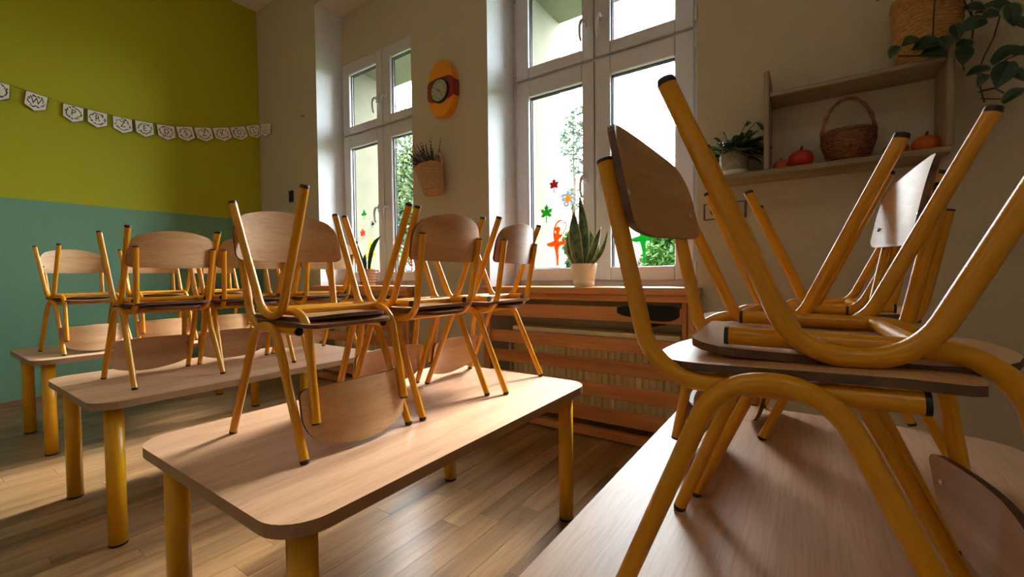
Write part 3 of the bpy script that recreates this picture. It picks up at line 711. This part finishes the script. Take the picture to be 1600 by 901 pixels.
for bs, tp, wd, bd, fc in [((0.008, 0, 0.11), (-0.028, 0.0, 0.555), 0.062, (0.012, 0, 0), (0.3, -1, 0)), ((-0.01, -0.02, 0.11), (-0.055, -0.02, 0.46), 0.088, (-0.012, 0, 0), (0, -1, 0)),
                           ((-0.035, -0.01, 0.11), (-0.098, -0.01, 0.345), 0.062, (-0.02, 0, 0.0), (-0.4, -1, 0)), ((0.03, 0.02, 0.11), (0.028, 0.03, 0.34), 0.055, (0.02, 0, 0), (0.4, -1, 0)),
                           ((0.025, -0.02, 0.11), (0.120, -0.02, 0.355), 0.046, (0.0, 0, -0.01), (0.2, -1, 0.1)), ((0.02, -0.03, 0.11), (0.165, -0.03, 0.325), 0.030, (0.025, 0, -0.025), (0.1, -1, 0.4)),
                           ((0.03, 0.0, 0.11), (0.098, 0.0, 0.27), 0.036, (0.012, 0, -0.01), (0, -1, 0.2))]:
    mb = MB(); blade(mb, bs, tp, wd, fc, bd, 12); mb.obj('leaf', [M['snake'], M['snakeedge']], sp)

lp = thing('leafy_pot_plant', 'broad-leaved young plant in taupe relief pot on the sill of the left window', 'potted plant', (-3.215, 2.44, SILL))
mb = MB(); mb.lathe([(0.001, 0.003), (0.060, 0.003), (0.062, 0.008), (0.086, 0.140), (0.088, 0.146), (0.080, 0.146), (0.074, 0.126), (0.001, 0.124)], 36, (0, 0, 0), 0)
rng = random.Random(5)
for k in range(30):
    for q in range(5):
        a = 2 * pi * (k + 0.5 * (q % 2)) / 30; z0 = 0.016 + q * 0.026; r = lambda z: 0.0625 + 0.024 * (z - 0.008) / 0.132
        mb.tube([(r(z0) * cos(a), r(z0) * sin(a), z0), (r(z0 + 0.010) * cos(a + 0.03) * 1.02, r(z0 + 0.01) * sin(a + 0.03) * 1.02, z0 + 0.010), (r(z0 + 0.02) * cos(a), r(z0 + 0.02) * sin(a), z0 + 0.02)], [0.001, 0.0034, 0.001], 5, 1, False)
mb.obj('pot', [M['pottaupe'], M['potdark']], lp); mb = MB(); mb.lathe([(0.001, 0.130), (0.075, 0.128)], 24); mb.obj('soil', M['soil'], lp)
for bs, tp, wd, bd, fc in [((-0.02, 0, 0.12), (-0.165, 0.02, 0.375), 0.072, (-0.03, 0, -0.01), (0.2, -1, 0.2)), ((0.015, 0, 0.12), (0.155, 0.02, 0.43), 0.088, (-0.02, 0, 0.04), (-0.2, -1, 0.2)), ((0, -0.03, 0.12), (0.012, -0.04, 0.28), 0.06, (0, 0, 0), (0, -1, 0))]:
    mb = MB(); blade(mb, bs, tp, wd, fc, bd, 12, False, 0.35); mb.obj('leaf', [M['tulip']], lp)

# ================================================================ WINDOW STICKERS (flat film on the inner face of the panes)
YS = 2.6842
def film(name, polys, cx, cz, sc, mats, label, cat, group=None):
    mb = MB()
    for poly, mi in polys: mb.prism([(p[0] * sc, p[1] * sc) for p in poly], 1, -0.0006 - 0.0004 * mi, 0.0006, mi)
    return tag(mb.obj(name, mats, loc=(cx, YS, cz)), label, cat, group)
def maple(n=5, deep=0.45):
    o = []
    for k in range(n):
        a = pi / 2 + (k - (n - 1) / 2) * 2 * pi / (n + 1.2); L = 1.0 - 0.12 * abs(k - (n - 1) / 2)
        o += [(deep * cos(a - 0.5), deep * sin(a - 0.5)), (0.74 * L * cos(a - 0.34), 0.74 * L * sin(a - 0.34)), (0.72 * L * cos(a - 0.15), 0.72 * L * sin(a - 0.15)), (L * cos(a), L * sin(a)), (0.72 * L * cos(a + 0.15), 0.72 * L * sin(a + 0.15)), (0.74 * L * cos(a + 0.34), 0.74 * L * sin(a + 0.34)), (deep * cos(a + 0.5), deep * sin(a + 0.5))]
    return o + [(-0.05, -0.2), (-0.05, -0.95), (0.05, -0.95), (0.05, -0.2)]
def petals(n, r0=0.45, r1=1.0, wd=0.2):
    out = []
    for k in range(n):
        a = 2 * pi * k / n; d = (cos(a), sin(a)); e = (-d[1], d[0])
        out.append([(d[0] * r + e[0] * q * wd, d[1] * r + e[1] * q * wd) for r, q in ((r0, -0.5), (0.75, -1), (r1, 0), (0.75, 1), (r0, 0.5))])
    return out
disc = lambda r, n=16: [(r * cos(2 * pi * k / n), r * sin(2 * pi * k / n)) for k in range(n)]
film('leaf_sticker', [(maple(5), 0)], -1.472, 1.585, 0.052, [M['sM']], 'crimson maple leaf sticker on the near window', 'sticker', 'near window stickers')
film('leaf_sticker', [(maple(5, 0.35), 0)], -1.535, 1.395, 0.070, [M['sL']], 'bright green five-fingered leaf sticker on the near window', 'sticker', 'near window stickers')
film('flower_sticker', [(q, 0) for q in petals(8)] + [(disc(0.42), 1)], -1.363, 1.482, 0.058, [M['sP'], M['sC']], 'grey-petalled daisy sticker with tan centre on the near window', 'sticker', 'near window stickers')
# ballerina silhouette with tutu, arms overhead
body = [(-0.02, 0.61), (0.03, 0.63), (0.07, 0.60), (0.075, 0.57), (0.055, 0.545), (0.05, 0.52), (0.06, 0.50), (0.10, 0.47), (0.085, 0.445), (0.045, 0.42), (0.03, 0.385), (0.06, 0.385), (0.12, 0.395), (0.185, 0.39), (0.19, 0.37), (0.16, 0.34), (0.10, 0.315), (0.045, 0.305),
        (0.035, 0.26), (0.032, 0.20), (0.038, 0.13), (0.030, 0.06), (0.036, 0.0), (0.018, -0.02), (0.010, 0.03), (0.004, -0.02), (-0.010, 0.0), (-0.004, 0.06), (-0.010, 0.14), (-0.022, 0.20), (-0.036, 0.26), (-0.05, 0.305), (-0.10, 0.30), (-0.155, 0.315), (-0.185, 0.335), (-0.18, 0.355), (-0.13, 0.37), (-0.07, 0.385), (-0.045, 0.40), (-0.055, 0.44), (-0.06, 0.48), (-0.045, 0.51), (-0.015, 0.52), (0.0, 0.535), (-0.02, 0.56), (-0.035, 0.585)]
def arm(pts, wd):
    P = [Vector((*p, 0)) for p in pts]; L, R = [], []
    for i, p in enumerate(P):
        d = (P[min(i + 1, len(P) - 1)] - P[max(i - 1, 0)]).normalized(); e = Vector((-d.y, d.x, 0)) * wd / 2; L.append((p + e)[:2]); R.append((p - e)[:2])
    return L + R[::-1]
arms = [arm([(-0.05, 0.49), (-0.045, 0.55), (-0.03, 0.62), (0.01, 0.69), (0.07, 0.72), (0.11, 0.715)], 0.026), arm([(0.07, 0.47), (0.12, 0.51), (0.16, 0.57), (0.175, 0.63), (0.16, 0.68), (0.13, 0.71)], 0.026)]
shift = lambda P: [(a, b - 0.35) for a, b in P]
bal = [(shift(body), 0)] + [(shift(a), 0) for a in arms]
film('ballerina_sticker', bal, -1.455, 1.178, 0.43, [M['sO']], 'orange ballerina silhouette sticker low on the near window', 'sticker', 'near window stickers')
film('ballerina_sticker', bal, -0.845, 1.178, 0.43, [M['sG']], 'green ballerina silhouette sticker behind the tilted chair back', 'sticker', 'near window stickers')
film('leaf_sticker', [(maple(3, 0.5), 0)], -3.585, 1.572, 0.055, [M['sG']], 'dark green leaf sticker on the left window', 'sticker', 'left window stickers')
film('leaf_sticker', [(maple(5), 0)], -3.61, 1.385, 0.060, [M['sOr']], 'coral red leaf sticker on the left window', 'sticker', 'left window stickers')
film('flower_sticker', [(q, 0) for q in petals(8)] + [(disc(0.42), 1)], -3.455, 1.47, 0.040, [M['sP'], M['gasket']], 'tiny grey flower sticker on the left window', 'sticker', 'left window stickers')
film('ballerina_sticker', bal, -3.505, 1.175, 0.40, [M['sY']], 'yellow ballerina sticker behind the leafy pot plant', 'sticker', 'left window stickers')
film('ballerina_sticker', bal, -2.93, 1.16, 0.42, [M['sR']], 'red ballerina sticker on the right sash of the left window', 'sticker', 'left window stickers')
film('flower_sticker', [(q, 0) for q in petals(6, 0.3, 1, 0.34)] + [(disc(0.42), 1)], -2.86, 1.415, 0.065, [M['sY'], M['sOr']], 'yellow flower sticker on the right sash of the left window', 'sticker', 'left window stickers')

# ================================================================ WALL SHELF AND WHAT STANDS ON IT
LZ = 1.408
sh = thing('wall_shelf', 'greyish wooden two-tier wall shelf right of the near window', 'shelf', (0.05, 2.4, LZ))
def shp(name, lo, hi, m):
    b = MB(); b.box2((lo[0] - 0.05, lo[1] - 2.4, lo[2] - LZ), (hi[0] - 0.05, hi[1] - 2.4, hi[2] - LZ)); return b.obj(name, m, sh, bevel=0.006)
shp('lower_board', (-0.33, 2.20, LZ - 0.024), (0.43, 2.399, LZ), M['shelf'])
shp('upper_board', (-0.142, 2.215, 1.722), (0.414, 2.399, 1.742), M['shelf'])
shp('side_board', (-0.163, 2.205, LZ), (-0.142, 2.399, 1.835), M['shelfv'])
shp('side_board', (0.414, 2.205, LZ), (0.435, 2.399, 1.835), M['shelfv'])

pp = thing('trailing_pot_plant', 'dark leafy plant in grey speckled pot at the left end of the shelf', 'potted plant', (-0.290, 2.285, LZ))
mb = MB(); mb.lathe([(0.001, 0.0005), (0.052, 0.0005), (0.057, 0.006), (0.061, 0.03), (0.062, 0.10), (0.061, 0.108), (0.056, 0.108), (0.055, 0.09), (0.001, 0.09)], 32)
mb.lathe([(0.0575, 0.003), (0.0625, 0.022), (0.0612, 0.024)], 32, (0, 0, 0), 1); mb.obj('pot', [M['potgrey'], M['potw']], pp)
mb = MB(); rng = random.Random(11)
lp1, lp2 = MB(), MB()
for k in range(95):
    a = rng.uniform(0, 2 * pi); el = rng.uniform(0.05, 1.3); L = rng.uniform(0.06, 0.135); p0 = Vector((0.03 * cos(a), 0.03 * sin(a), 0.095))
    d = Vector((cos(a) * cos(el), sin(a) * cos(el), sin(el))); p1 = p0 + d * L; p1.y = min(p1.y, 0.10); p1 += Vector((0, 0, -0.03 * cos(el)))
    mb.tube([p0, p0.lerp(p1, 0.5) + Vector((0, 0, 0.012)), p1], 0.0014, 4, 0, False)
    blade(lp2 if (p1.x < -0.02 and rng.random() < 0.6) else lp1, p0.lerp(p1, 0.4) + Vector((0, 0, 0.01)), p1 + Vector((d.x, d.y * 0.3, -0.1)) * 0.030, 0.034, (0.2, -0.5, 1), (0, 0, 0.008), 5, False, 0.3)
for tipx, tipz, mz in ((0.115, 0.195, 0.235), (0.06, 0.25, 0.23)):
    mb.tube([(0.02, 0, 0.10), (tipx * 0.5, -0.01, mz * 0.85), (tipx * 0.8, -0.01, mz), (tipx, -0.01, tipz)], 0.0018, 5, 0, False)
    blade(lp1, (tipx * 0.85, -0.01, mz - 0.004), (tipx + 0.012, -0.01, tipz - 0.012), 0.014, (0, -1, 0.3), (0, 0, 0.004), 5, False)
mb.obj('stems', M['vine'], pp, kind='stuff'); lp1.obj('foliage', [M['darkleaf']], pp, kind='stuff'); lp2.obj('foliage', [M['varleaf']], pp, kind='stuff', label='pale green leaves on the window side')

def pumpkin(name, x, y, r, m, label):
    root = thing(name, label, 'pumpkin', (x, y, LZ), random.random(), 'little pumpkins on the wall shelf')
    mb = MB(); prof = [(0.001 + r * sin(pi * t) ** 0.8, r * 0.8 - r * 0.8 * cos(pi * t)) for t in [i / 12 for i in range(13)]]
    mb.lathe([(max(a, 0.001), b if 0.1 < b else b + 0.0) for a, b in prof], 48, (0, 0, 0), 0, True, lambda a, z: 1 - 0.09 * abs(sin(4 * a)) ** 0.5 * 0 - 0.08 * (1 - abs(sin(4 * a))))
    mb.obj('body', m, root)
    mb = MB(); mb.tube([(0, 0, r * 1.5), (0.002, 0, r * 1.75), (r * 0.12, 0, r * 2.0)], [r * 0.16, r * 0.1, r * 0.08], 7); mb.obj('stem', M['stem'], root)
pumpkin('pumpkin', -0.103, 2.285, 0.029, M['orange'], 'small orange pumpkin, leftmost on the shelf beside the red one')
pumpkin('pumpkin', -0.028, 2.285, 0.049, M['red'], 'large red pumpkin left of the wicker basket')
pumpkin('pumpkin', 0.375, 2.30, 0.043, M['orange'], 'orange pumpkin by the right side board of the shelf')
pumpkin('pumpkin', 0.290, 2.32, 0.040, M['orange'], 'shaded pumpkin between the wicker basket and the rightmost pumpkin')

wk = thing('wicker_basket', 'dark wicker basket with tall arched handle on the lower shelf', 'basket', (0.135, 2.285, LZ), radians(12))
mb = MB(); N_ = 22
rad = lambda z: 0.058 + 0.030 * min(1, z / 0.085) ** 0.8
for i in range(12):
    z = 0.006 + i * 0.0098; path = []
    for k in range(2 * N_ + 1):
        a = pi * k / N_; r = rad(z) + 0.0050 * (1 if (k + i) % 2 else -1); path.append((r * cos(a), r * sin(a) * 0.9, z))
    mb.tube(path, 0.0040, 5, 0, False)
mb.lathe([(0.001, 0.003), (0.056, 0.003), (0.082, 0.085), (0.082, 0.115)], 24, (0, 0, 0), 0); mb.obj('woven_wall', M['wicker'], wk)
mb = MB()
for k in range(N_):
    a = 2 * pi * k / N_; mb.tube([(rad(z) * cos(a), rad(z) * sin(a) * 0.9, z) for z in (0.002, 0.03, 0.06, 0.09, 0.122)], 0.003, 5, 0, False)
mb.obj('stakes', M['wicker'], wk)
mb = MB()
for q in range(2): mb.tube([((0.0885 + 0.004 * sin(14 * a + pi * q)) * cos(a), (0.0885 + 0.004 * sin(14 * a + pi * q)) * sin(a) * 0.9, 0.124 + 0.004 * cos(14 * a + pi * q)) for a in [2 * pi * k / 60 for k in range(61)]], 0.005, 6, 0, False)
mb.obj('rim', M['wicker'], wk)
mb = MB()
for q in range(2):
    path = []
    for k in range(33):
        t = pi * k / 32; path.append(((0.092 + 0.003 * sin(9 * t + pi * q)) * cos(t), 0.004 * cos(9 * t + pi * q), 0.10 + (0.165 + 0.003 * sin(9 * t + pi * q)) * sin(t)))
    mb.tube(path, 0.0055, 6)
mb.obj('handle', M['wicker'], wk)

# pothos in a straw planter on the top board
sp2 = thing('pothos_planter', 'straw-wrapped planter of trailing ivy-like pothos atop the wall shelf', 'potted plant', (0.372, 2.292, 1.742))
mb = MB(); coil_pot(mb, 0.078, 0.103, 0.26, 22, 0.0072, 0, 36, 0.0022); mb.lathe([(0.001, 0.001), (0.076, 0.001), (0.101, 0.255), (0.001, 0.23)], 24); mb.obj('straw_pot', M['straw'], sp2)
STR = [[(0.483, 1.901), (0.547, 1.856), (0.554, 1.849), (0.54, 1.781), (0.517, 1.721), (0.502, 1.664), (0.511, 1.599), (0.52, 1.556)], [(0.434, 1.941), (0.49, 1.853), (0.485, 1.764), (0.461, 1.726), (0.454, 1.664)], [(0.374, 1.963), (0.37, 1.871), (0.372, 1.799), (0.35, 1.747), (0.277, 1.767)], [(0.502, 1.664), (0.55, 1.638), (0.572, 1.694), (0.609, 1.705)], [(0.508, 1.6), (0.542, 1.602), (0.589, 1.557), (0.611, 1.563)], [(0.484, 1.844), (0.534, 1.856)], [(0.51, 1.572), (0.574, 1.554), (0.596, 1.578)], [(0.55, 1.6), (0.503, 1.596)]]
LV = [(0.264, 1.779, 0.065, 120.0), (0.31, 1.794, 0.077, 160.0), (0.355, 1.776, 0.101, 170.0), (0.371, 1.74, 0.101, 30.0), (0.402, 1.767, 0.077, 100.0), (0.461, 1.76, 0.101, 110.0), (0.453, 1.717, 0.107, 100.0), (0.432, 1.804, 0.077, 80.0), (0.539, 1.877, 0.125, 20.0), (0.577, 1.841, 0.101, 80.0), (0.484, 1.828, 0.089, 170.0), (0.502, 1.664, 0.077, 170.0), (0.508, 1.627, 0.059, 120.0), (0.56, 1.702, 0.089, -30.0), (0.562, 1.641, 0.113, 110.0), (0.595, 1.632, 0.071, 60.0), (0.605, 1.702, 0.077, 20.0), (0.586, 1.558, 0.077, -30.0), (0.321, 1.971, 0.077, 100.0), (0.265, 1.998, 0.077, 200.0), (0.233, 1.995, 0.059, 150.0), (0.45, 1.931, 0.071, -30.0), (0.524, 1.846, 0.071, 170.0), (0.4, 1.942, 0.077, 60.0), (0.483, 1.889, 0.077, 30.0), (0.593, 1.797, 0.071, 60.0)]
O2 = sp2.location
rng = random.Random(21)
def ydepth(x, z): return 2.19 if z < 1.86 and x < 0.46 else (2.17 if z > 1.86 and x < 0.47 else 2.25)
mb = MB()
for st in STR:
    P = [Vector((a, ydepth(a, c) + 0.004, c)) - O2 for a, c in st]
    if st[0][1] > 1.8: P = [Vector((0.05 if st[0][0] > 0.4 else 0.0, -0.03, 0.25)), Vector((P[0].x, P[0].y, 0.255))] + P
    mb.tube(P, 0.0024, 5, 0, False)
mb.obj('stems', M['vine'], sp2)
LV += [(0.30 + rng.uniform(0, 0.16), 2.0 + rng.uniform(0.0, 0.14), rng.uniform(0.07, 0.1), rng.uniform(0, 360)) for _ in range(14)]
for a, c, sz, ang in LV:
    sz *= 0.82
    mb = MB(); t = radians(ang); d = Vector((cos(t), rng.uniform(-0.5, 0.1), -sin(t))).normalized(); cc = Vector((a, ydepth(a, c) + rng.uniform(-0.03, 0.01) + (0.06 if c > 2.0 else 0), c)) - O2
    blade(mb, cc - d * sz * 0.45, cc + d * sz * 0.55, sz * 0.72, (0.15, -1, rng.uniform(0.1, 0.7)), (0, 0, 0.008), 7, True, 0.25); mb.obj('leaf', [M['pothos'], M['pothosedge'] if rng.random() < 0.5 else M['pothos']], sp2)

sk = thing('wall_socket', 'small framed double socket plate on the wall under the shelf', 'socket', (-0.345, 2.40, 1.268))
mb = MB(); mb.box2((-0.098, -0.009, -0.042), (0.098, 0, 0.042)); mb.obj('frame', M['potdark'], sk, bevel=0.003)
for sx in (-1, 1):
    mb = MB(); mb.box2((sx * 0.046 - 0.042, -0.012, -0.036), (sx * 0.046 + 0.042, -0.008, 0.036)); p_ = mb.obj('socket_insert', M['plate'], sk, bevel=0.003)
    mb = MB(); mb.tube([(sx * 0.046, -0.0115, 0), (sx * 0.046, -0.013, 0)], 0.02, 16); mb.obj('socket_hole', M['potdark'], p_)

# ================================================================ OUTSIDE
g = MB(); g.box2((-60, YO + 0.02, -1.4), (40, 80, -1.3)); struct('ground_outside', g, M['grass'])
def leaves(mb, c, rad, n, size, rng, hollow=0.5):
    for _ in range(n):
        while True:
            p = Vector((rng.uniform(-1, 1), rng.uniform(-1, 1), rng.uniform(-1, 1)))
            if hollow < p.length < 1: break
        q = Vector((c[0] + p.x * rad[0], c[1] + p.y * rad[1], c[2] + p.z * rad[2])); d = Vector((rng.gauss(0, 1), rng.gauss(0, 1), rng.gauss(0, 0.6))).normalized(); e = d.cross(Vector((rng.gauss(0, 1), rng.gauss(0, 1), rng.gauss(0, 1)))).normalized(); s_ = size * rng.uniform(0.6, 1.3)
        nn = d.cross(e) * s_ * 0.15
        mb.add([q - d * s_, q + e * s_ * 0.45 + nn, q + d * s_, q - e * s_ * 0.45 + nn], [(0, 1, 2), (0, 2, 3)], 0)
def tree(label, x, y, blobs, lm, n, size, seed, cat='tree', trunk=0.16, name='leafy_tree'):
    rng = random.Random(seed); root = thing(name, label, cat, (x, y, -1.3)); mb = MB()
    top = max(b_[2] for b_ in blobs)
    if trunk:
        t = MB(); t.tube([(0, 0, 0), (0.05, 0, top * 0.4), (0, 0.05, top)], [trunk, trunk * 0.8, trunk * 0.3], 9)
        for bx, by, bz, *_ in blobs: t.tube([(0.03, 0, bz * 0.55), (bx * 0.5, by * 0.5, bz * 0.8), (bx, by, bz)], [trunk * 0.45, trunk * 0.3, trunk * 0.1], 6, 0, False)
        t.obj('trunk', M['bark'], root)
    tot = sum(b_[3] ** 2 for b_ in blobs)
    for bx, by, bz, br in blobs: leaves(mb, (bx, by, bz), (br, br, br * 0.9), int(n * br * br / tot), size, rng)
    mb.obj('foliage', lm, root, kind='stuff'); return root
rng = random.Random(2)
tree('green leafy tree seen through the right panes of the left window', -10.6, 9.0, [(rng.uniform(-2.3, 1.2), rng.uniform(-1.2, 1.2), rng.uniform(1.6, 7.2), rng.uniform(0.9, 1.4)) for _ in range(15)], M['tree1'], 16000, 0.085, 4)
tree('sparse tree twigs against the sky in the near window', -4.55, 9.2, [(-0.1, 0, 5.4, 0.42), (0.22, 0, 4.8, 0.30), (0.0, 0, 4.05, 0.28), (0.12, 0.1, 5.9, 0.32)], M['tree2'], 560, 0.075, 6, trunk=0.05)
tree('round bush behind the orange ballerina sticker', -3.62, 7.4, [(0, 0, 1.6, 0.62), (0.25, 0.1, 2.4, 0.46), (0.05, 0, 2.85, 0.30)], M['tree1'], 5000, 0.07, 8, 'bush', 0.06, 'garden_bush')
tree('clipped bright green conifer by the green ballerina sticker', -2.05, 8.0, [(0, 0, 0.7, 0.8), (0, 0, 1.4, 0.72), (0, 0, 2.0, 0.62), (0.02, 0, 2.55, 0.50), (0.05, 0, 2.95, 0.34)], M['bush'], 15000, 0.065, 9, 'bush', 0.08, 'garden_bush')
tree('greyish shrub left of the bright green conifer', -2.95, 9.2, [(0, 0, 1.2, 0.6), (0.1, 0, 2.0, 0.5), (0.2, 0, 2.45, 0.3)], M['tree2'], 2200, 0.06, 10, 'bush', 0.06, 'garden_bush')
hs_ = thing('neighbour_house', 'pale house with red roof behind the near chair back', 'house', (-7.4, 22.0, -1.3), 0)
mb = MB(); mb.box2((-1.6, -2, 0), (1.9, 2.0, 5.0)); mb.obj('wall', M['house'], hs_)
mb = MB(); mb.prism([(-2.4, 4.75), (0, 6.75), (2.4, 4.75), (2.4, 4.95), (0, 6.95), (-2.4, 4.95)], 0, -1.9, 2.2); mb.obj('roof', M['roof'], hs_)
mb = MB(); mb.box2((-1.65, -2.06, 0), (1.95, -1.9, 3.6)); mb.obj('plinth', M['brick'], hs_)
mb = MB(); mb.box2((-1.1, -2.06, 3.9), (-0.5, -1.98, 4.6)); mb.obj('window', M['gasket'], hs_)
